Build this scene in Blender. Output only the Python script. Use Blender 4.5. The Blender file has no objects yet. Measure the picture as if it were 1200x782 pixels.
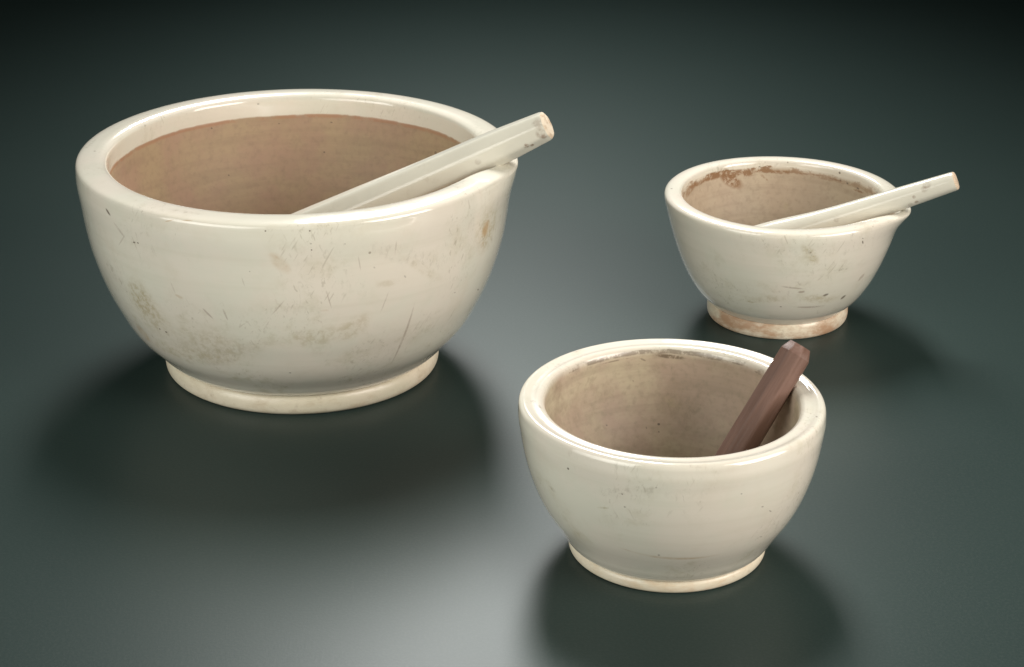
import bpy, math
import numpy as np
from mathutils import Vector, Matrix

# ------------------------------------------------------------------ camera, light, exposure
S = 0.6                                   # metres per layout unit
sc = bpy.context.scene
COL = sc.collection

cam_d = bpy.data.cameras.new('camera')
cam_d.sensor_width = 36.0
cam_d.lens = 2507.135 / 1200 * 36.0
cam_d.clip_start, cam_d.clip_end = 0.05, 60
cam = bpy.data.objects.new('camera', cam_d)
COL.objects.link(cam)
cam.matrix_world = (Matrix.Translation((0, 0, 1.0 * S)) @
                    Matrix.Rotation(math.radians(90 - 23.168), 4, 'X') @
                    Matrix.Rotation(math.radians(0.289), 4, 'Z'))
sc.camera = cam

world = bpy.data.worlds.new('World')
sc.world = world
world.use_nodes = True
world.node_tree.nodes['Background'].inputs[0].default_value = (0.86, 1.0, 0.95, 1)
world.node_tree.nodes['Background'].inputs[1].default_value = 0.05

sc.view_settings.view_transform = 'Standard'
sc.view_settings.look = 'None'
sc.view_settings.gamma = 1.0
sc.view_settings.exposure = 0.0
sc.cycles.use_denoising = True
sc.cycles.max_bounces = 8


def area_lamp(name, loc, aim, size, energy, color, spread=180, size_y=None):
    d = bpy.data.lights.new(name, 'AREA')
    d.energy = energy
    d.color = color
    d.size = size * S
    if size_y:
        d.shape = 'RECTANGLE'
        d.size_y = size_y * S
    d.spread = math.radians(spread)
    o = bpy.data.objects.new(name, d)
    COL.objects.link(o)
    o.location = Vector(loc) * S
    o.rotation_euler = (Vector(aim) - Vector(loc)).to_track_quat('-Z', 'Y').to_euler()
    return o


area_lamp('overhead_softbox', (-0.06, 3.98, 2.15), (0.08, 2.36, 0.0), 0.6, 6.3, (1.0, 0.99, 0.975), 60, 1.7)
area_lamp('front_softbox', (1.70, 1.05, 0.98), (0.05, 2.1, 0.12), 1.4, 5.7, (1.0, 0.925, 0.85), 85)
area_lamp('side_softbox', (-1.42, 0.68, 0.82), (0.0, 2.05, 0.14), 1.8, 4.3, (1.0, 0.99, 0.92), 85)


# ------------------------------------------------------------------ helpers
class Nodes:
    """a little vocabulary for writing shader trees"""

    def __init__(self, name):
        self.mat = bpy.data.materials.new(name)
        self.mat.use_nodes = True
        self.t = self.mat.node_tree
        self.bsdf = self.t.nodes['Principled BSDF']

    def new(self, kind, **kw):
        n = self.t.nodes.new(kind)
        for k, v in kw.items():
            setattr(n, k, v)
        return n

    def put(self, sock, v):
        if isinstance(v, bpy.types.NodeSocket):
            self.t.links.new(v, sock)
        elif isinstance(v, tuple) and len(v) == 3 and sock.type == 'RGBA':
            sock.default_value = (*v, 1)
        else:
            sock.default_value = v

    def math(self, op, a, b=0.0, clamp=False):
        n = self.new('ShaderNodeMath', operation=op, use_clamp=clamp)
        self.put(n.inputs[0], a)
        self.put(n.inputs[1], b)
        return n.outputs[0]

    def ramp(self, v, lo, hi, a=0.0, b=1.0):
        n = self.new('ShaderNodeMapRange', interpolation_type='SMOOTHSTEP')
        for i, x in enumerate((v, lo, hi, a, b)):
            self.put(n.inputs[i], x)
        return n.outputs[0]

    def mix(self, f, a, b):
        n = self.new('ShaderNodeMix', data_type='RGBA')
        self.put(n.inputs[0], f)
        self.put(n.inputs[6], a)
        self.put(n.inputs[7], b)
        return n.outputs[2]

    def coord(self):
        return self.new('ShaderNodeTexCoord').outputs['Object']

    def scaled(self, v, s):
        n = self.new('ShaderNodeVectorMath', operation='MULTIPLY')
        self.put(n.inputs[0], v)
        n.inputs[1].default_value = s
        return n.outputs[0]

    def noise(self, v, scale, detail=4, rough=0.55, distort=0.0):
        n = self.new('ShaderNodeTexNoise')
        self.put(n.inputs['Vector'], v)
        n.inputs['Scale'].default_value = scale
        n.inputs['Detail'].default_value = detail
        n.inputs['Roughness'].default_value = rough
        n.inputs['Distortion'].default_value = distort
        return n.outputs[0]

    def voronoi(self, v, scale):
        n = self.new('ShaderNodeTexVoronoi')
        self.put(n.inputs['Vector'], v)
        n.inputs['Scale'].default_value = scale
        return n.outputs['Distance'], n.outputs['Color']

    def attr(self, name):
        return self.new('ShaderNodeAttribute', attribute_name=name).outputs['Fac']

    def blob(self, v, loc, eul, size):
        """1 at loc falling to 0 on an ellipsoid"""
        m = self.new('ShaderNodeMapping', vector_type='TEXTURE')
        self.put(m.inputs[0], v)
        m.inputs[1].default_value = loc
        m.inputs[2].default_value = eul
        m.inputs[3].default_value = size
        g = self.new('ShaderNodeTexGradient', gradient_type='SPHERICAL')
        self.t.links.new(m.outputs[0], g.inputs[0])
        return g.outputs[1]

    def bump(self, h, strength, dist):
        n = self.new('ShaderNodeBump')
        n.inputs['Strength'].default_value = strength
        n.inputs['Distance'].default_value = dist
        self.put(n.inputs['Height'], h)
        return n.outputs[0]

    def done(self, color, rough, normal=None, spec=0.5, coat=None, sub=None):
        self.put(self.bsdf.inputs['Base Color'], color)
        self.put(self.bsdf.inputs['Roughness'], rough)
        self.put(self.bsdf.inputs['Specular IOR Level'], spec)
        if sub is not None:
            self.bsdf.inputs['Specular Tint'].default_value = (*sub, 1)
        if normal is not None:
            self.put(self.bsdf.inputs['Normal'], normal)
        if coat is not None:
            self.put(self.bsdf.inputs['Coat Weight'], coat)
            self.bsdf.inputs['Coat Roughness'].default_value = 0.05
        return self.mat


def grid_mesh(name, P, mat, parent=None, closed_u=True, attrs=None, cap_end=False, cap_start=False):
    """P[j, i] = ring j, point i; linked as ONE smooth mesh"""
    nj, ni = P.shape[:2]
    V = P.reshape(-1, 3)
    j, i = np.meshgrid(np.arange(nj - 1), np.arange(ni if closed_u else ni - 1), indexing='ij')
    i2 = (i + 1) % ni
    F = np.stack([j * ni + i, j * ni + i2, (j + 1) * ni + i2, (j + 1) * ni + i], -1).reshape(-1, 4)
    faces = F.tolist()
    if cap_end:
        faces.append(list(range((nj - 1) * ni, nj * ni)))
    if cap_start:
        faces.append(list(range(ni - 1, -1, -1)))
    me = bpy.data.meshes.new(name)
    me.from_pydata(V.tolist(), [], faces)
    me.polygons.foreach_set('use_smooth', [True] * len(me.polygons))
    for k, a in (attrs or {}).items():
        at = me.attributes.new(k, 'FLOAT', 'POINT')
        at.data.foreach_set('value', a.reshape(-1).astype(np.float32))
    me.materials.append(mat)
    me.update()
    o = bpy.data.objects.new(name, me)
    COL.objects.link(o)
    if parent:
        o.parent = parent
    return o


def thing(name, label, cat, loc, group=None):
    o = bpy.data.objects.new(name, None)
    o.empty_display_size = 0.05
    COL.objects.link(o)
    o.location = loc
    o['label'] = label
    o['category'] = cat
    if group:
        o['group'] = group
    return o


# ------------------------------------------------------------------ bowl shapes (layout units, around the bowl's axis)
#PROFILE-BEGIN
BOWLS = {
    'A': dict(c=(-0.2408, 2.2602), foot=(0.1562, 0.0245), H=0.2546, thick=0.143, lip=(-9.4, 0.0100, 0.0030, 12), zf=0.055, pw=2.3,
              outer=[(0.0230, 0.1535), (0.0263, 0.1585), (0.0400, 0.1715), (0.0537, 0.1845), (0.0948, 0.2084), (0.1519, 0.2286), (0.2090, 0.2378), (0.2370, 0.2407), (0.2460, 0.2404)],
              rim=[(0.0, 1.0), (0.012, 0.68), (0.06, 0.40), (0.16, 0.20), (0.32, 0.08), (0.50, 0.02), (0.68, 0.0), (0.82, 0.08), (0.93, 0.32), (0.985, 0.66), (1.0, 1.05)]),
    'B': dict(c=(0.1503, 1.8197), foot=(0.0948, 0.0135), H=0.1571, thick=0.175, lip=None, zf=0.035, pw=2.3,
              outer=[(0.0118, 0.0925), (0.0140, 0.0955), (0.0205, 0.1005), (0.0287, 0.1054), (0.0550, 0.1214), (0.0914, 0.1351), (0.1279, 0.1422), (0.1440, 0.1439), (0.1495, 0.1436)],
              rim=[(0.0, 1.0), (0.012, 0.62), (0.05, 0.30), (0.12, 0.08), (0.20, 0.0), (0.30, 0.05), (0.44, 0.19), (0.58, 0.20), (0.70, 0.16), (0.81, 0.22), (0.92, 0.52), (0.98, 0.95), (1.0, 1.45)]),
    'C': dict(c=(0.3220, 2.4047), foot=(0.0850, 0.0215), H=0.1555, thick=0.15, lip=(-23.2, 0.0145, 0.002, 16), zf=0.042, pw=2.3,
              outer=[(0.0195, 0.0832), (0.0235, 0.0872), (0.0320, 0.0955), (0.0506, 0.1082), (0.0721, 0.1186), (0.1019, 0.1293), (0.1317, 0.1375), (0.1450, 0.1407), (0.1490, 0.1412)],
              rim=[(0.0, 1.0), (0.015, 0.66), (0.07, 0.38), (0.18, 0.16), (0.34, 0.04), (0.52, 0.0), (0.70, 0.04), (0.84, 0.16), (0.94, 0.42), (0.985, 0.75), (1.0, 1.1)]),
}


def hermite(x, xs, ys):
    m = np.gradient(ys, xs)
    i = np.clip(np.searchsorted(xs, x) - 1, 0, len(xs) - 2)
    h = xs[i + 1] - xs[i]
    s = (x - xs[i]) / h
    return ((2 * s**3 - 3 * s**2 + 1) * ys[i] + (s**3 - 2 * s**2 + s) * h * m[i] +
            (-2 * s**3 + 3 * s**2) * ys[i + 1] + (s**3 - s**2) * h * m[i + 1])


def profile(b):
    """outer wall upwards, over the rim, down the inside; arc is the way from the crest, positive inside"""
    o = np.array(b['outer'])
    zs, rs = o[:, 0], o[:, 1]
    z = np.linspace(zs[0], zs[-1], 90)
    r = hermite(z, zs, rs)
    R, H = rs[-1], b['H']
    T = b['thick'] * R
    e = H - zs[-1]
    k = np.array(b['rim'])                                  # (share of the thickness from outside, depth below the crest)
    tk = np.linspace(0, 1, len(k))
    tt = np.linspace(0, 1, 60)[1:]
    rr = R - T * hermite(tt, tk, k[:, 0])
    rz = H - e * hermite(tt, tk, k[:, 1])
    Ri = R - T
    t = np.sin(np.linspace(0, math.pi / 2, 90))[1:]
    z1 = rz[-1]
    ang = np.linspace(0, math.pi / 2, 100)[1:]
    pw = b['pw']
    ir = Ri * np.cos(ang)**(2 / pw)
    iz = z1 - (z1 - b['zf']) * np.sin(ang)**(2 / pw)
    ir[-1] = 0.0005
    pr = np.r_[r, rr, ir]
    pz = np.r_[z, rz, iz]
    arc = np.r_[0, np.cumsum(np.hypot(np.diff(pr), np.diff(pz)))]
    k = np.argmax(pz)
    return pr, pz, arc - arc[k]


def outer_radius(b, z):
    o = np.array(b['outer'])
    return hermite(np.array([z]), o[:, 0], o[:, 1])[0]
#PROFILE-END


NPHI = 288


def wobble(phi, z, k, amt):
    return 1 + amt * (np.sin(2 * phi + k) * 0.6 + np.sin(3 * phi + 2.1 * k + 9 * z) * 0.4 + np.sin(5 * phi - k) * 0.2)


def bowl_points(b, seed):
    pr, pz, arc = profile(b)
    phi = np.linspace(0, 2 * math.pi, NPHI, endpoint=False)
    if b['lip']:                                            # crowd the columns a little towards the lip
        p0 = math.radians(b['lip'][0])
        phi = phi - 0.45 * np.sin(phi - p0)
    r = np.repeat(pr[:, None], NPHI, 1)
    z = np.repeat(pz[:, None], NPHI, 1)
    r = r * wobble(phi, 0, seed, 0.0030)
    if b['lip']:
        p0, out, low, wid = b['lip']
        d = (phi - math.radians(p0) + math.pi) % (2 * math.pi) - math.pi
        H = b['H']
        g = np.exp(-(d / math.radians(wid))**2)[None, :]
        g2 = np.exp(-(d / math.radians(wid * 0.62))**2)[None, :]
        up = np.clip((z - 0.74 * H) / (0.26 * H), 0, 1)**2.2
        r = r + out * g * up * (arc[:, None] < 0.035)
        near = np.exp(-(np.abs(arc[:, None]) / 0.030)**2)   # only round the crest
        z = z - low * g2 * near
        # the channel: inner wall is pressed outwards so that the lip thins to an edge
        inner = np.clip(arc[:, None] / 0.012, 0, 1) * np.clip((z - 0.55 * H) / (0.4 * H), 0, 1)**1.5
        r = r + b['thick'] * b['outer'][-1][1] * 0.42 * g2 * inner
    P = np.stack([r * np.cos(phi), r * np.sin(phi), z], -1) * S
    return P, np.repeat(arc[:, None], NPHI, 1)


def foot_points(b, seed):
    R, h = b['foot']
    k = [(0.80, 0.35), (0.84, 0.02), (0.955, 0.012), (0.978, 0.05), (0.993, 0.16), (1.0, 0.34), (1.0, 0.58), (0.992, 0.76), (0.978, 0.88), (0.955, 0.96), (0.90, 1.0), (0.80, 1.06)]
    k = np.array(k)
    t = np.linspace(0, 1, len(k))
    tt = np.linspace(0, 1, 56)
    r = hermite(tt, t, k[:, 0]) * R
    z = np.maximum(hermite(tt, t, k[:, 1]) * h, 0.0003)
    phi = np.linspace(0, 2 * math.pi, NPHI, endpoint=False)
    rr = r[:, None] * wobble(phi, 0, seed + 1, 0.003)
    return np.stack([rr * np.cos(phi), rr * np.sin(phi), np.repeat(z[:, None], NPHI, 1)], -1) * S


# ------------------------------------------------------------------ materials
CREAM = (0.59, 0.57, 0.485)


def glaze(name, b, seed, marks, inside):
    n = Nodes(name)
    co = n.coord()
    sh = n.new('ShaderNodeVectorMath', operation='ADD')
    n.put(sh.inputs[0], co)
    sh.inputs[1].default_value = (seed * 3.7, seed * 1.9, seed * 2.3)
    v = sh.outputs[0]
    arc = n.attr('arc')
    big = n.noise(v, 9, 3, 0.5)
    mid = n.noise(v, 45, 5, 0.6)
    fine = n.noise(v, 260, 4, 0.6)
    col = n.mix(n.ramp(n.noise(v, 18, 5, 0.62), 0.38, 0.62), (0.682, 0.632, 0.542), (0.652, 0.630, 0.535))
    col = n.mix(n.math('MULTIPLY', n.ramp(mid, 0.5, 0.75), 0.16), col, (0.50, 0.43, 0.30))
    # rubbed-in grime: smudges of hair-thin scuffs
    hatch = n.noise(n.scaled(v, (1.0, 1.0, 0.55)), 330, 3, 0.7, 0.6)
    patch = n.noise(v, 15, 5, 0.65)
    scuff = n.math('MULTIPLY', n.ramp(hatch, 0.52, 0.76), n.ramp(patch, 0.44, 0.66))
    col = n.mix(n.math('MULTIPLY', scuff, 0.38), col, (0.30, 0.27, 0.19))
    # thin greenish and tan clouds in the old glaze
    cloud = n.noise(v, 70, 6, 0.7)
    low = n.new('ShaderNodeSeparateXYZ')
    n.put(low.inputs[0], co)
    down = n.ramp(low.outputs[2], b['H'] * S * 0.15, b['H'] * S * 0.75, 1.0, 0.45)
    col = n.mix(n.math('MULTIPLY', n.math('MULTIPLY', n.ramp(cloud, 0.50, 0.70), n.ramp(patch, 0.40, 0.62)), n.math('MULTIPLY', down, 0.62)), col, (0.43, 0.39, 0.26))
    # hair scratches
    for (turn, sc_, cut) in ((0.5, 90, 0.69), (-0.35, 70, 0.70)):
        m = n.new('ShaderNodeMapping', vector_type='TEXTURE')
        n.put(m.inputs[0], v)
        m.inputs[2].default_value = (0.15 * turn, turn, 0.3 * turn)
        m.inputs[3].default_value = (1.0, 1.0, 11.0)
        hair = n.noise(m.outputs[0], sc_ * 6, 2, 0.5)
        col = n.mix(n.math('MULTIPLY', n.ramp(hair, cut - 0.05, cut + 0.02), n.math('MULTIPLY', n.ramp(patch, 0.45, 0.6), 0.34)), col, (0.30, 0.25, 0.18))
    # faint throwing rings
    rings = n.noise(n.scaled(v, (0.15, 0.15, 3.5)), 55, 3, 0.6)
    col = n.mix(n.math('MULTIPLY', n.ramp(rings, 0.45, 0.7), 0.10), col, (0.45, 0.42, 0.30))
    crumb = n.noise(v, 200, 6, 0.72)
    # pinholes
    d, c = n.voronoi(v, 62)
    pick = n.new('ShaderNodeSeparateColor')
    n.put(pick.inputs[0], c)
    size = n.math('MULTIPLY', n.ramp(pick.outputs[0], 0.80, 1.0), 0.075)
    pin = n.math('LESS_THAN', d, size)
    col = n.mix(n.math('MULTIPLY', pin, 0.55), col, (0.16, 0.12, 0.085))
    # the bare grinding surface inside
    edge = n.math('ADD', arc, n.math('MULTIPLY', n.math('SUBTRACT', n.noise(v, 22, 4, 0.6), 0.5), inside['wander']))
    a0 = inside['arc']
    m_in = n.ramp(edge, a0 - inside['soft'], a0 + inside['soft'])
    ic = n.mix(n.ramp(n.noise(v, 16, 5, 0.65), 0.38, 0.62), inside['c1'], inside['c2'])
    ring = n.noise(n.scaled(v, (0.25, 0.25, 3.0)), 60, 3, 0.6)
    ic = n.mix(n.math('MULTIPLY', n.ramp(ring, 0.42, 0.68), 0.30), ic, inside['c3'])
    ic = n.mix(n.math('MULTIPLY', n.ramp(fine, 0.45, 0.75), 0.45), ic, inside['c3'])
    d2, c2 = n.voronoi(v, 48)
    p2 = n.new('ShaderNodeSeparateColor')
    n.put(p2.inputs[0], c2)
    pin2 = n.math('LESS_THAN', d2, n.math('MULTIPLY', n.ramp(p2.outputs[0], 0.72, 1.0), 0.085))
    ic = n.mix(n.math('MULTIPLY', pin2, 0.6), ic, (0.13, 0.09, 0.06))
    if inside.get('smear'):
        sm = n.math('MULTIPLY', n.ramp(n.noise(v, 34, 6, 0.7), 0.45, 0.66), n.ramp(hatch, 0.35, 0.7, 0.4, 1.0))
        ic = n.mix(n.math('MULTIPLY', sm, inside['smear']), ic, (0.22, 0.17, 0.11))
    col = n.mix(m_in, col, ic)
    # what has collected along the edge of the glaze
    band = inside['band']
    rag = n.math('MULTIPLY', n.math('SUBTRACT', n.noise(v, 55, 5, 0.7), 0.5), band['rag'])
    bd = n.math('ADD', edge, rag)
    lo = n.ramp(bd, a0 - band['up'], a0 - band['up'] * 0.3)
    hi = n.ramp(bd, a0 + band['down'] * 0.6, a0 + band['down'], 1.0, 0.0)
    bf = n.math('MULTIPLY', lo, hi)
    bf = n.math('MULTIPLY', bf, n.ramp(n.noise(v, band['scale'], 6, 0.75), band['cut'], band['cut'] + 0.10))
    if band.get('where'):
        th, w = band['where']
        f = n.blob(co, (math.cos(math.radians(th)) * b['outer'][-1][1] * S, math.sin(math.radians(th)) * b['outer'][-1][1] * S, b['H'] * S * 0.93), (0, 0, 0), (w * S, w * S, w * S))
        bf = n.math('MULTIPLY', bf, n.ramp(f, 0.0, 0.5, band['rest'], 1.0))
    col = n.mix(n.math('MULTIPLY', bf, band['amt']), col, band['color'])
    # single marks
    for (mx, my, mz, ex, ey, ez, la, lb, kind, amt) in marks:
        f = n.blob(co, (mx * S, my * S, mz * S), (ex, ey, ez), (la * S, lb * S, max(la, lb) * S * 0.5 + 0.002))
        if kind == 'scratch':
            f = n.math('MULTIPLY', n.ramp(f, 0.0, 0.5), n.ramp(hatch, 0.36, 0.52, 0.4, 1.0))
            tint = (0.24, 0.16, 0.12)
        elif kind == 'speck':
            f = n.ramp(f, 0.05, 0.55)
            tint = (0.10, 0.075, 0.055)
        elif kind == 'rust':
            f = n.math('MULTIPLY', n.ramp(f, 0.0, 0.6), n.ramp(mid, 0.42, 0.60, 0.3, 1.0))
            tint = (0.43, 0.28, 0.13)
        elif kind == 'scuff':
            f = n.math('MULTIPLY', n.ramp(f, 0.0, 0.6), n.ramp(hatch, 0.46, 0.66, 0.15, 1.0))
            tint = (0.24, 0.20, 0.14)
        elif kind == 'dirt':
            f = n.math('MULTIPLY', n.ramp(f, 0.0, 0.5), n.ramp(crumb, 0.42, 0.54, 0.1, 1.0))
            tint = inside['band']['color']
        else:
            f = n.math('MULTIPLY', n.ramp(f, 0.0, 0.7), n.ramp(crumb, 0.42, 0.62, 0.2, 1.0))
            tint = (0.39, 0.325, 0.19)
        col = n.mix(n.math('MULTIPLY', f, amt), col, tint)
    rough = n.mix(m_in, n.ramp(mid, 0.3, 0.8, 0.10, 0.20), (0.62, 0.62, 0.62))
    hgt = n.math('ADD', n.math('MULTIPLY', n.noise(v, 28, 3, 0.5), 1.0), n.math('MULTIPLY', n.math('MULTIPLY', fine, 0.25), n.math('ADD', m_in, 0.12)))
    return n.done(col, rough, n.bump(hgt, 0.22, 0.0016), 0.5, n.ramp(m_in, 0, 1, 0.6, 0.0))


def foot_mat(name, seed, wear, c_wear, rough=0.3):
    n = Nodes(name)
    co = n.coord()
    sh = n.new('ShaderNodeVectorMath', operation='ADD')
    n.put(sh.inputs[0], co)
    sh.inputs[1].default_value = (seed * 2.1, seed * 4.3, seed)
    v = sh.outputs[0]
    base = n.mix(n.ramp(n.noise(v, 20, 4), 0.35, 0.7), (0.665, 0.59, 0.465), (0.61, 0.56, 0.43))
    worn = n.math('MULTIPLY', n.ramp(n.noise(n.scaled(v, (1, 1, 2.2)), 34, 6, 0.7), 0.60 - wear, 0.80 - wear * 0.7), min(1.0, 0.35 + wear * 2.4))
    col = n.mix(worn, base, c_wear)
    dirt = n.ramp(n.noise(v, 120, 5, 0.7), 0.56, 0.74)
    col = n.mix(n.math('MULTIPLY', dirt, 0.2 + wear), col, (0.26, 0.18, 0.11))
    hgt = n.noise(v, 90, 5, 0.6)
    return n.done(col, n.ramp(worn, 0, 1, rough, 0.6), n.bump(hgt, 0.25, 0.0015), 0.5)


def floor_mat():
    n = Nodes('dark_green_grey_tabletop')
    co = n.coord()
    grain = n.noise(co, 560, 3, 0.6)
    cloud = n.noise(co, 5, 3, 0.5)
    col = n.mix(cloud, (0.018, 0.032, 0.029), (0.021, 0.035, 0.032))
    col = n.mix(n.math('MULTIPLY', n.ramp(grain, 0.4, 0.7), 0.25), col, (0.045, 0.058, 0.052))
    return n.done(col, 0.36, n.bump(grain, 0.09, 0.0004), 0.18, sub=(0.95, 1.0, 0.99))


# ------------------------------------------------------------------ the surface they stand on: a table sweeping up into its backdrop
def build_surface():
    prof = [(0.2, 0.0), (5.2, 0.0)]
    for k in range(1, 13):
        a = math.radians(90 * k / 12)
        prof.append((5.2 + 1.2 * math.sin(a), 1.2 - 1.2 * math.cos(a)))
    prof.append((6.4, 3.2))
    xs = np.linspace(-4, 4, 9)
    P = np.array([[(x, y, z) for x in xs] for (y, z) in prof]) * S
    o = grid_mesh('tabletop', P[::-1], floor_mat(), closed_u=False)
    o['kind'] = 'structure'
    o['label'] = 'dark grey green matt tabletop sweeping up into its backdrop'
    return o


build_surface()

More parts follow.
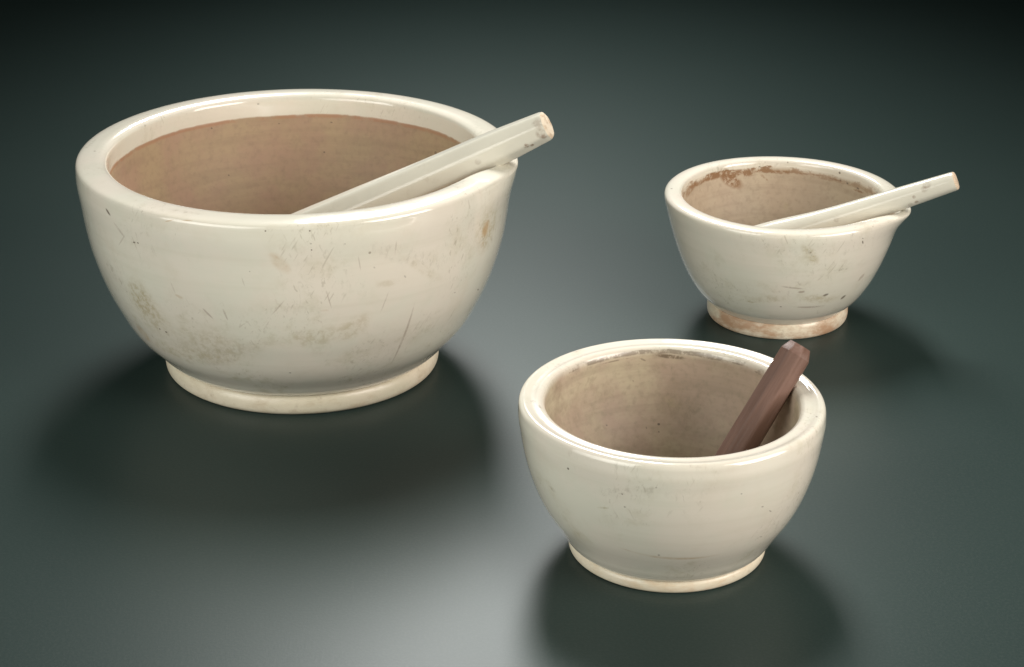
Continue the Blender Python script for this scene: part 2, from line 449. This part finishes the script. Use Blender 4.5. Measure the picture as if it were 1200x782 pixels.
# ------------------------------------------------------------------ mortars
#MARKS-BEGIN
# stains, scratches and specks: place, turn, half length, half width, kind, strength
MARKS = {
    'A': [
        (0.1265, -0.1701, 0.1024, -2.924, 1.141, 2.449, 0.05105, 0.0019, 'scratch', 0.432),
        (0.1084, -0.2016, 0.1531, -2.337, 1.205, 2.903, 0.01555, 0.00106, 'scratch', 0.288),
        (0.0005, -0.2302, 0.1586, -1.913, 0.878, 2.877, 0.01386, 0.001, 'scratch', 0.324),
        (0.0525, -0.2257, 0.166, 2.229, 1.264, 0.864, 0.01426, 0.00083, 'scratch', 0.36),
        (0.0552, -0.2255, 0.1683, -1.956, 1.058, 3.042, 0.00763, 0.00089, 'scratch', 0.288),
        (0.005, -0.2379, 0.2105, 1.778, 0.919, 0.187, 0.01772, 0.00873, 'rust', 0.55),
        (0.0028, -0.2388, 0.2168, 1.765, 0.776, 0.149, 0.00441, 0.00179, 'rust', 0.5),
        (0.2132, -0.1024, 0.1981, 1.762, -0.879, 0.975, 0.03446, 0.03448, 'stain', 0.617),
        (0.2123, -0.1047, 0.2, 1.713, -0.565, 1.036, 0.01216, 0.01294, 'rust', 0.75),
        (0.2082, -0.1078, 0.1825, 1.733, -0.498, 1.015, 0.00568, 0.00442, 'rust', 0.6),
        (0.2078, -0.1105, 0.1889, 1.703, -0.212, 1.054, 0.00564, 0.00175, 'scuff', 0.48),
        (0.215, -0.1026, 0.2123, -1.704, -0.051, -2.009, 0.00622, 0.00135, 'scuff', 0.48),
        (-0.1513, -0.1689, 0.145, 2.132, 1.05, -0.231, 0.02963, 0.02696, 'stain', 0.712),
        (-0.1414, -0.1688, 0.1236, 2.058, 0.812, -0.33, 0.03721, 0.03407, 'stain', 0.522),
        (-0.1584, -0.1286, 0.0856, 2.76, 1.088, 0.257, 0.01532, 0.01471, 'rust', 0.5),
        (-0.126, -0.1726, 0.1066, 1.986, -0.288, -0.755, 0.00215, 0.00136, 'speck', 0.9),
        (-0.1335, -0.1676, 0.1079, 2.134, 0.76, -0.262, 0.00156, 0.00195, 'speck', 0.6),
        (-0.0746, -0.2142, 0.1453, 1.982, 0.845, -0.02, 0.00954, 0.00157, 'scratch', 0.432),
        (-0.0556, -0.2203, 0.1465, 2.464, 1.232, 0.617, 0.00898, 0.00142, 'scratch', 0.432),
        (-0.181, -0.1586, 0.2363, 1.567, 0.571, -0.853, 0.00675, 0.00213, 'speck', 0.8),
        (-0.1686, -0.17, 0.2207, 1.745, 0.681, -0.671, 0.01284, 0.00218, 'scratch', 0.324),
        (-0.1667, -0.1696, 0.2092, -1.75, 0.794, 2.236, 0.01389, 0.0011, 'scratch', 0.288),
        (-0.1512, -0.1841, 0.2124, 1.708, -0.249, -0.722, 0.00282, 0.00127, 'speck', 0.8),
        (-0.1466, -0.1879, 0.2132, 1.704, -0.058, -0.67, 0.00182, 0.00122, 'speck', 0.8),
        (-0.1084, -0.2144, 0.2475, 1.443, -0.341, -0.425, 0.00695, 0.00099, 'rust', 0.6),
        (-0.0889, -0.2219, 0.2504, 0.932, -0.098, -0.308, 0.00818, 0.00085, 'rust', 0.6),
        (-0.008, -0.2402, 0.2463, 1.454, -0.017, -0.031, 0.00131, 0.00111, 'speck', 0.8),
        (0.0365, -0.2376, 0.2456, 1.531, 0.05, 0.15, 0.00131, 0.00114, 'speck', 0.85),
        (0.0373, -0.2376, 0.2316, 1.637, 0.548, 0.19, 0.00086, 0.00097, 'speck', 0.7),
        (0.0376, -0.2369, 0.2246, 1.72, 0.684, 0.252, 0.00125, 0.00109, 'speck', 0.8),
        (0.2031, -0.0819, 0.1201, 1.962, 0.472, 1.373, 0.00585, 0.00141, 'speck', 0.55),
        (0.1793, -0.1356, 0.1382, 1.876, 0.331, 1.025, 0.00229, 0.00106, 'speck', 0.4),
        (0.1297, -0.1948, 0.1796, 1.838, 0.979, 0.811, 0.00274, 0.00123, 'speck', 0.35),
        (0.0994, -0.2144, 0.1971, 1.758, 0.864, 0.577, 0.00201, 0.0011, 'speck', 0.3),
        (0.1324, -0.1968, 0.2036, 1.701, 0.4, 0.643, 0.0651, 0.01248, 'scuff', 0.224),
        (0.1212, -0.2056, 0.2154, -2.716, 1.42, 2.533, 0.01006, 0.00116, 'scratch', 0.288),
        (0.0322, -0.2163, 0.1194, 1.924, -0.188, 0.079, 0.04524, 0.01666, 'stain', 0.475),
        (0.0753, -0.208, 0.1267, 2.001, -0.719, 0.054, 0.02939, 0.01735, 'stain', 0.475),
        (0.0472, -0.2239, 0.1529, 1.821, -0.011, 0.205, 0.00638, 0.00172, 'rust', 0.45),
        (-0.0692, -0.1923, 0.0864, 2.049, -0.376, -0.534, 0.06754, 0.01547, 'scuff', 0.24),
        (-0.0733, -0.1974, 0.0994, 2.004, 0.094, -0.312, 0.06555, 0.03357, 'stain', 0.427),
        (-0.1101, -0.1678, 0.0788, 2.034, -0.059, -0.61, 0.07163, 0.01754, 'stain', 0.38),
        (-0.0134, -0.2237, 0.1357, -2.108, 0.966, 2.626, 0.00927, 0.00085, 'scratch', 0.216),
        (-0.1104, -0.2045, 0.1698, 2.219, 1.275, 0.132, 0.00873, 0.00123, 'scratch', 0.216),
        (-0.1169, 0.1689, 0.2234, 1.488, 0.584, 0.56, 0.00186, 0.00141, 'speck', 0.7),
        (-0.099, 0.1661, 0.1657, 1.143, 0.565, 0.298, 0.00172, 0.00132, 'speck', 0.6),
        (0.0132, 0.1989, 0.1844, 1.29, 0.422, -0.184, 0.00173, 0.00144, 'speck', 0.7),
        (0.0225, 0.2039, 0.2205, 1.484, 0.288, -0.135, 0.00217, 0.00121, 'speck', 0.6),
        (-0.0403, 0.2011, 0.2194, 1.488, 0.056, 0.193, 0.00151, 0.00119, 'speck', 0.5),
        (-0.0637, 0.1959, 0.2454, 1.566, 0.09, 0.314, 0.00209, 0.00121, 'speck', 0.5),
        (-0.1846, 0.0934, 0.2497, 1.118, 0.096, 1.056, 0.01332, 0.00188, 'scuff', 0.32),
        (-0.2297, 0.0172, 0.2538, -0.142, -0.016, 1.384, 0.02702, 0.00333, 'scuff', 0.36),
        (-0.2204, -0.0129, 0.2546, 0.032, -0.036, -0.668, 0.00203, 0.00151, 'speck', 0.5),
        (-0.0926, -0.2066, 0.2542, 0.079, -0.002, -0.398, 0.02596, 0.00345, 'scuff', 0.32),
        (-0.1046, -0.2056, 0.1607, 1.797, 0.3, -0.403, 0.00651, 0.00225, 'rust', 0.4),
        (-0.1824, -0.1403, 0.1582, 1.866, 0.686, -0.725, 0.03223, 0.01106, 'scuff', 0.32),
        (0.147, -0.1829, 0.1841, 1.743, 0.647, 0.781, 0.04431, 0.0078, 'stain', 0.285),
        (0.0711, -0.2295, 0.2285, 1.727, 0.871, 0.42, 0.00104, 0.00088, 'speck', 0.5),
        (-0.0264, -0.2353, 0.2004, 1.753, 0.849, 0.026, 0.00101, 0.001, 'speck', 0.4),
        (0.0062, -0.1956, 0.0695, 2.249, 0.629, 0.474, 0.00175, 0.00149, 'speck', 0.5),
        (0.0847, -0.2216, 0.2046, 2.213, 1.369, 0.997, 0.01043, 0.0009, 'scratch', 0.288),
        (-0.0338, -0.2327, 0.1877, 2.121, 1.315, 0.392, 0.00693, 0.00088, 'scratch', 0.252),
        (0.1125, -0.2046, 0.1758, 1.732, 0.029, 0.507, 0.01801, 0.00571, 'stain', 0.285),
    ],
    'B': [
        (-0.0995, -0.1027, 0.1335, 1.715, 0.06, -0.761, 0.00167, 0.00164, 'speck', 0.9),
        (-0.1126, -0.0789, 0.1005, 1.807, 0.302, -0.888, 0.00729, 0.00299, 'scuff', 0.48),
        (-0.0681, -0.12, 0.1031, 1.787, -0.219, -0.564, 0.0079, 0.00146, 'stain', 0.475),
        (-0.052, -0.1316, 0.123, 1.724, 0.35, -0.323, 0.00128, 0.00111, 'speck', 0.6),
        (-0.0493, -0.1303, 0.1095, 1.768, 0.368, -0.29, 0.00134, 0.00128, 'speck', 0.5),
        (-0.0083, -0.1194, 0.0518, 2.084, 0.059, -0.036, 0.05888, 0.00239, 'rust', 0.45),
        (-0.0166, -0.1205, 0.0554, 2.04, -0.112, -0.194, 0.00139, 0.00167, 'speck', 0.5),
        (0.0752, -0.1157, 0.103, 1.799, 0.302, 0.645, 0.00217, 0.00105, 'speck', 0.5),
        (0.0835, -0.1072, 0.0942, 1.904, 0.67, 0.873, 0.00345, 0.00097, 'speck', 0.45),
        (0.054, -0.1309, 0.1237, 1.714, 0.204, 0.42, 0.00129, 0.00097, 'speck', 0.5),
        (0.0775, -0.0984, 0.0632, 2.015, 0.384, 0.843, 0.00279, 0.00106, 'speck', 0.35),
        (-0.0458, -0.1344, 0.1262, 1.712, -0.256, -0.364, 0.04043, 0.00654, 'scuff', 0.24),
        (-0.0867, -0.0865, 0.057, 2.097, 0.509, -0.511, 0.01975, 0.0089, 'stain', 0.285),
        (-0.0227, -0.1414, 0.1346, 1.708, -0.094, -0.172, 0.00116, 0.00103, 'speck', 0.4),
        (0.0092, -0.141, 0.156, 0.732, 0.079, -0.022, 0.01512, 0.00202, 'scuff', 0.24),
        (-0.1145, -0.0758, 0.0998, 2.193, 1.162, -0.404, 0.014, 0.00609, 'stain', 0.237),
        (-0.0039, 0.1015, 0.0805, 0.98, 0.148, -0.061, 0.00194, 0.00162, 'speck', 0.9),
        (-0.0039, 0.097, 0.0742, 0.88, 0.205, -0.127, 0.00128, 0.00099, 'speck', 0.7),
        (0.0091, 0.1177, 0.1317, 1.382, 1.201, -0.253, 0.00643, 0.00214, 'scuff', 0.64),
        (0.0061, 0.1184, 0.1467, 1.461, 0.083, -0.06, 0.0186, 0.00277, 'dirt', 0.95),
        (-0.0476, 0.1085, 0.1463, 1.462, -0.032, 0.417, 0.02097, 0.001, 'dirt', 0.6),
        (-0.0206, 0.1167, 0.144, 1.566, 0.48, 0.172, 0.0042, 0.0012, 'dirt', 0.6),
        (-0.0563, 0.0882, 0.0854, 0.955, 0.559, 0.209, 0.0015, 0.00111, 'speck', 0.6),
        (0.0084, 0.1113, 0.1006, 1.142, 0.586, -0.323, 0.01532, 0.00534, 'stain', 0.285),
        (-0.0163, 0.0985, 0.0779, 0.301, 0.918, -1.035, 0.00176, 0.00088, 'speck', 0.5),
        (-0.068, 0.0915, 0.108, 1.302, -0.011, 0.642, 0.00976, 0.0027, 'scuff', 0.4),
        (-0.0299, 0.1131, 0.1224, 1.406, 0.54, 0.173, 0.0014, 0.00085, 'speck', 0.5),
        (-0.0162, 0.1093, 0.0977, 1.148, -0.487, 0.355, 0.00952, 0.00323, 'scuff', 0.32),
        (0.0693, 0.0965, 0.1493, 1.34, 0.005, -0.624, 0.01896, 0.00108, 'dirt', 0.5),
        (0.0893, 0.0781, 0.1472, 1.483, 0.096, -0.861, 0.00609, 0.00125, 'dirt', 0.6),
        (-0.1266, -0.0179, 0.1557, 0.144, -0.026, -1.255, 0.01894, 0.00408, 'scuff', 0.64),
        (-0.086, 0.1072, 0.157, 0.127, -0.001, 0.688, 0.00972, 0.00176, 'scuff', 0.56),
        (0.1303, -0.0402, 0.1568, 0.187, -0.158, -1.178, 0.00206, 0.00109, 'speck', 0.7),
        (-0.142, -0.0188, 0.1526, 1.305, 0.257, -1.508, 0.01411, 0.00155, 'stain', 0.38),
    ],
    'C': [
        (0.0161, -0.1357, 0.1283, 1.982, 0.908, 0.449, 0.02194, 0.00864, 'stain', 0.712),
        (0.0159, -0.1363, 0.1306, 1.969, 0.89, 0.432, 0.00838, 0.00247, 'scuff', 0.72),
        (0.0784, -0.1142, 0.1355, 2.069, 0.993, 1.03, 0.00383, 0.00117, 'speck', 0.85),
        (0.0777, -0.1163, 0.141, 1.833, 0.519, 0.721, 0.00225, 0.00074, 'speck', 0.6),
        (0.0563, -0.1167, 0.1029, 1.873, -0.004, 0.448, 0.01422, 0.00227, 'scuff', 0.48),
        (0.0004, -0.1227, 0.0823, 1.928, 0.13, 0.052, 0.01599, 0.00161, 'scratch', 0.396),
        (0.0109, -0.1198, 0.0761, 1.959, -0.042, 0.074, 0.00499, 0.00194, 'scratch', 0.54),
        (0.0408, -0.1097, 0.0685, 1.999, -0.274, 0.233, 0.00493, 0.00254, 'speck', 0.75),
        (0.0641, -0.0925, 0.0587, 2.195, -0.703, 0.17, 0.00527, 0.00323, 'speck', 0.75),
        (-0.0447, -0.1017, 0.0559, 2.045, -0.043, -0.436, 0.00938, 0.00236, 'stain', 0.57),
        (0.0239, -0.1062, 0.0517, 2.087, 0.053, 0.252, 0.02298, 0.00207, 'scratch', 0.432),
        (0.0843, -0.0893, 0.0827, 2.093, -0.804, 0.363, 0.00702, 0.00391, 'scratch', 0.396),
        (0.0353, -0.1087, 0.0625, 2.015, 0.219, 0.417, 0.03842, 0.0091, 'stain', 0.475),
        (-0.0259, -0.1118, 0.0634, 2.004, -0.173, -0.307, 0.03362, 0.00776, 'stain', 0.427),
        (-0.0102, -0.1093, 0.0533, 2.161, 0.531, 0.234, 0.00184, 0.00142, 'speck', 0.5),
        (-0.1056, -0.0439, 0.0625, -2.46, 1.0, 1.161, 0.00796, 0.00155, 'rust', 0.5),
        (-0.0916, -0.0541, 0.0476, 2.154, 0.386, -0.794, 0.0075, 0.00319, 'rust', 0.4),
        (-0.0863, -0.1006, 0.1127, 1.916, 0.653, -0.494, 0.01778, 0.00766, 'stain', 0.19),
        (-0.0275, -0.1189, 0.0806, 1.961, 0.344, -0.089, 0.0254, 0.00662, 'stain', 0.19),
        (-0.1325, 0.0108, 0.1554, 0.063, -0.068, -0.833, 0.00216, 0.00189, 'speck', 0.6),
        (0.0795, 0.09, 0.1493, 1.467, 0.369, -0.761, 0.00212, 0.00175, 'speck', 0.8),
        (-0.0159, 0.119, 0.147, 1.566, 0.494, 0.13, 0.00178, 0.00122, 'speck', 0.6),
        (-0.053, 0.1072, 0.1352, 1.478, 0.681, 0.401, 0.02549, 0.01072, 'dirt', 1.0),
        (-0.0773, 0.0917, 0.1431, 1.554, 0.01, 0.7, 0.02509, 0.00625, 'dirt', 0.95),
        (-0.1055, 0.0568, 0.1391, 1.527, -0.219, 1.086, 0.02185, 0.00675, 'dirt', 0.8),
        (-0.0372, 0.114, 0.1402, 1.528, 0.101, 0.311, 0.02115, 0.00619, 'dirt', 0.9),
        (-0.0099, 0.119, 0.1335, 1.454, 0.734, 0.004, 0.00888, 0.00201, 'dirt', 0.7),
        (0.0136, 0.1191, 0.1409, 1.541, 0.04, -0.115, 0.01511, 0.00182, 'dirt', 0.7),
        (0.047, 0.1103, 0.1402, 1.528, -0.037, -0.401, 0.0184, 0.00139, 'dirt', 0.6),
        (0.0884, 0.0809, 0.1389, 1.523, 0.469, -0.851, 0.00231, 0.00171, 'speck', 0.7),
        (0.0995, 0.0666, 0.1373, 1.513, 0.168, -0.99, 0.00315, 0.00159, 'speck', 0.7),
        (0.081, 0.0884, 0.1401, 1.527, 0.188, -0.75, 0.00186, 0.00129, 'speck', 0.6),
        (0.1009, 0.0641, 0.1344, 1.484, -0.048, -1.0, 0.01265, 0.00177, 'dirt', 0.7),
        (0.0763, 0.0924, 0.1393, 1.528, 0.045, -0.692, 0.01401, 0.0014, 'dirt', 0.55),
        (0.0174, 0.1099, 0.1004, 0.859, 0.917, -0.758, 0.01483, 0.00537, 'stain', 0.285),
        (-0.0911, 0.0767, 0.13, 1.371, 0.941, 0.708, 0.00498, 0.0015, 'dirt', 0.5),
    ],
}
#MARKS-END

INSIDE = {
    'A': dict(arc=0.0335, wander=0.006, soft=0.0012, c1=(0.380, 0.281, 0.171), c2=(0.364, 0.241, 0.165), c3=(0.255, 0.179, 0.118), smear=0.25,
              band=dict(up=0.001, down=0.005, rag=0.002, scale=30, cut=0.40, amt=0.5, color=(0.36, 0.17, 0.09))),
    'B': dict(arc=0.0205, wander=0.010, soft=0.006, c1=(0.409, 0.350, 0.244), c2=(0.356, 0.271, 0.205), c3=(0.216, 0.181, 0.124), smear=0.6,
              band=dict(up=0.002, down=0.004, rag=0.006, scale=40, cut=0.46, amt=0.7, color=(0.13, 0.095, 0.06), where=(95, 0.19), rest=0.35)),
    'C': dict(arc=0.0185, wander=0.008, soft=0.003, c1=(0.461, 0.381, 0.278), c2=(0.423, 0.334, 0.244), c3=(0.291, 0.226, 0.160), smear=0.22,
              band=dict(up=0.003, down=0.0075, rag=0.016, scale=70, cut=0.44, amt=0.9, color=(0.22, 0.115, 0.05), where=(128, 0.16), rest=0.45)),
}
LABEL = {
    'A': 'large white porcelain mortar bowl with brown unglazed inside, the biggest of the three',
    'B': 'smaller white mortar bowl without a spout in the foreground, holding the brown wooden pestle',
    'C': 'small white mortar bowl with a pointed pouring lip and rust brown crust under its rim',
}
FOOT = {'A': (0.15, (0.47, 0.38, 0.26)), 'B': (0.12, (0.52, 0.37, 0.22)), 'C': (0.26, (0.38, 0.235, 0.14))}
for i, k in enumerate('ABC'):
    b = BOWLS[k]
    root = thing('mortar_bowl', LABEL[k], 'mortar', (b['c'][0] * S, b['c'][1] * S, 0), 'white mortars standing on the dark tabletop')
    P, arc = bowl_points(b, i + 1)
    grid_mesh('bowl_body', P, glaze('cream_glaze_' + 'large front small'.split()[i], b, i + 1, MARKS[k], INSIDE[k]), root, attrs={'arc': arc}, cap_start=True, cap_end=True)
    grid_mesh('foot_ring', foot_points(b, i + 1), foot_mat('worn_foot_' + 'large front small'.split()[i], i + 1, *FOOT[k]), root)


# ------------------------------------------------------------------ pestles
def rod(P0, d, up, stations, power, turn=0.0, n=72):
    """stations: (way along the axis, radius); an eight-sided section with softened corners"""
    d = Vector(d).normalized()
    side = d.cross(Vector(up)).normalized()
    upv = side.cross(d)
    rings = []
    a = np.linspace(0, 2 * math.pi, n, endpoint=False)
    s = np.zeros(n)
    for k in range(8):
        s += np.clip(np.cos(a - turn - k * math.pi / 4), 0, None)**power
    sec = s**(-1.0 / power)
    return a, sec, np.array(d), np.array(side), np.array(upv)


def build_pestle(name, label, P0, d, stations, power, mat, end_mat, turn=0.0, end_at=None):
    a, sec, dv, sv, uv = rod(P0, d, (0, 0, 1), stations, power, turn)
    st = np.array(stations)
    base = Vector(P0) + Vector(d).normalized() * st[0, 0]
    o_loc = Vector(base) * S

    def ring(t, r):
        c = np.array(P0) + dv * t - np.array(base)
        return (c + r * sec[:, None] * (np.cos(a)[:, None] * sv + np.sin(a)[:, None] * uv)) * S
    k = len(st) if end_at is None else end_at
    R = np.array([ring(t, r) for t, r in st[:k]])
    root = thing(name, label, 'pestle', o_loc, 'pestles leaning in the mortars')
    grid_mesh('pestle_shaft', R, mat, root, cap_start=True)
    E = np.array([ring(t, r) for t, r in st[k - 1:]])
    grid_mesh('handle_end', E, end_mat, root, cap_end=True)
    return root


def fine_stations(keys, n=70):
    k = np.array(keys)
    t = np.linspace(k[0, 0], k[-1, 0], n)
    return list(zip(t, hermite(t, k[:, 0], k[:, 1])))


def china(name, seed, marks=(), tone=CREAM):
    n = Nodes(name)
    v = n.scaled(n.coord(), (1, 1, 1))
    m = n.noise(v, 30 + seed, 4, 0.6)
    col = n.mix(n.ramp(m, 0.35, 0.7), tone, tuple(c * 0.94 for c in tone))
    d, c = n.voronoi(v, 70)
    p = n.new('ShaderNodeSeparateColor')
    n.put(p.inputs[0], c)
    pin = n.math('LESS_THAN', d, n.math('MULTIPLY', n.ramp(p.outputs[0], 0.8, 1.0), 0.09))
    col = n.mix(n.math('MULTIPLY', pin, 0.55), col, (0.2, 0.15, 0.11))
    sm = n.math('MULTIPLY', n.ramp(n.noise(v, 55, 5, 0.65), 0.58, 0.75), 0.3)
    col = n.mix(sm, col, (0.36, 0.30, 0.22))
    co = n.coord()
    for (x, y, z, size, amt) in marks:
        f = n.math('MULTIPLY', n.ramp(n.blob(co, (x * S, y * S, z * S), (0, 0, 0), (size * S,) * 3), 0.0, 0.5), n.ramp(n.noise(v, 260, 4, 0.7), 0.40, 0.58, 0.25, 1.0))
        col = n.mix(n.math('MULTIPLY', f, amt), col, (0.22, 0.155, 0.11))
    return n.done(col, n.ramp(m, 0.3, 0.7, 0.10, 0.18), n.bump(n.noise(v, 30, 2), 0.08, 0.0012), 0.5)


def bare(name, c1, c2):
    n = Nodes(name)
    v = n.coord()
    m = n.noise(v, 130, 6, 0.7)
    col = n.mix(n.ramp(m, 0.45, 0.65), c1, c2)
    return n.done(col, 0.7, n.bump(m, 0.8, 0.002), 0.3)


def wood(name, d):
    n = Nodes(name)
    m = n.new('ShaderNodeMapping', vector_type='TEXTURE')
    n.put(m.inputs[0], n.coord())
    m.inputs[2].default_value = Vector(d).to_track_quat('Z', 'Y').to_euler()
    m.inputs[3].default_value = (1, 1, 14)
    g = n.noise(m.outputs[0], 420, 6, 0.65, 0.4)
    g2 = n.noise(m.outputs[0], 90, 4, 0.6)
    blot = n.noise(n.coord(), 40, 4, 0.6)
    col = n.mix(n.ramp(g, 0.35, 0.68), (0.130, 0.073, 0.053), (0.165, 0.097, 0.074))
    col = n.mix(n.math('MULTIPLY', n.ramp(g2, 0.45, 0.7), 0.4), col, (0.06, 0.034, 0.027))
    col = n.mix(n.math('MULTIPLY', n.ramp(blot, 0.52, 0.75), 0.3), col, (0.15, 0.08, 0.055))
    return n.done(col, n.ramp(g, 0.3, 0.7, 0.42, 0.6), n.bump(g, 0.35, 0.0012), 0.35)


# large china pestle lying in the big mortar, over its lip
dA = (1, -0.146, 0.529)
sA = fine_stations([(-0.375, 0.026), (-0.30, 0.0275), (-0.20, 0.0250), (-0.10, 0.0214), (0.0, 0.0186), (0.045, 0.0160)], 60)
sA = [(-0.392, 0.010), (-0.388, 0.018), (-0.382, 0.023)] + sA + [(0.048, 0.0157), (0.0505, 0.0150)]
kA = len(sA)
sA += [(0.0520, 0.0140), (0.0528, 0.0125), (0.0532, 0.0105)]
build_pestle('china_pestle', 'long white china pestle with a rough chipped end, lying across the largest mortar',
             (-0.0080, 2.222, 0.2734), dA, sA, 24, china('pestle_china_large', 1, [(0.3663, -0.0694, 0.1862, 0.00416, 0.95), (0.3723, -0.0684, 0.1864, 0.00324, 0.85), (0.378, -0.0686, 0.212, 0.0083, 0.4), (0.3818, -0.0723, 0.2007, 0.00737, 0.5), (0.1731, -0.0463, 0.1145, 0.00378, 0.5), (0.3137, -0.0665, 0.1665, 0.00464, 0.3), (0.3855, -0.0715, 0.1976, 0.00461, 0.6)]), bare('chipped_end', (0.66, 0.57, 0.44), (0.50, 0.38, 0.26)), 0.0, kA)

# small china pestle in the lipped mortar
dC = (1, -0.22, 0.45)
sC = fine_stations([(-0.215, 0.0235), (-0.17, 0.0225), (-0.10, 0.0165), (0.0, 0.0132), (0.057, 0.0112)], 60)
sC = [(-0.230, 0.008), (-0.227, 0.015), (-0.221, 0.0205)] + sC + [(0.0595, 0.0108)]
kC = len(sC)
sC += [(0.0610, 0.0101), (0.0617, 0.0090)]
build_pestle('china_pestle', 'short smooth white china pestle resting on the pointed lip of the small mortar at right',
             (0.4560, 2.347, 0.1706), dC, sC, 9, china('pestle_china_small', 2, [(0.2264, -0.0588, 0.112, 0.00602, 0.45), (0.2235, -0.0606, 0.1074, 0.00502, 0.35), (0.2126, -0.0599, 0.0977, 0.00251, 0.6), (0.2099, -0.0572, 0.0873, 0.00352, 0.6), (0.2163, -0.0588, 0.0911, 0.00302, 0.6), (0.1274, -0.0441, 0.0632, 0.00403, 0.3)]), bare('pale_end', (0.62, 0.50, 0.37), (0.55, 0.42, 0.30)), 0.0, kC)

# octagonal wooden pestle in the front mortar
dB = (0.0707, 0.0455, 0.110)
sB = fine_stations([(-0.125, 0.0156), (0.0, 0.0150), (0.040, 0.0147)], 30)
sB = [(-0.128, 0.0130)] + sB
kB = len(sB)
sB += [(0.0500, 0.0104)]
wm = wood('red_brown_wood', dB)
build_pestle('wooden_pestle', 'dark red brown eight sided wooden pestle standing in the front mortar',
             (0.2490, 1.8511, 0.150), dB, sB, 90, wm, wm, 0.12, kB)
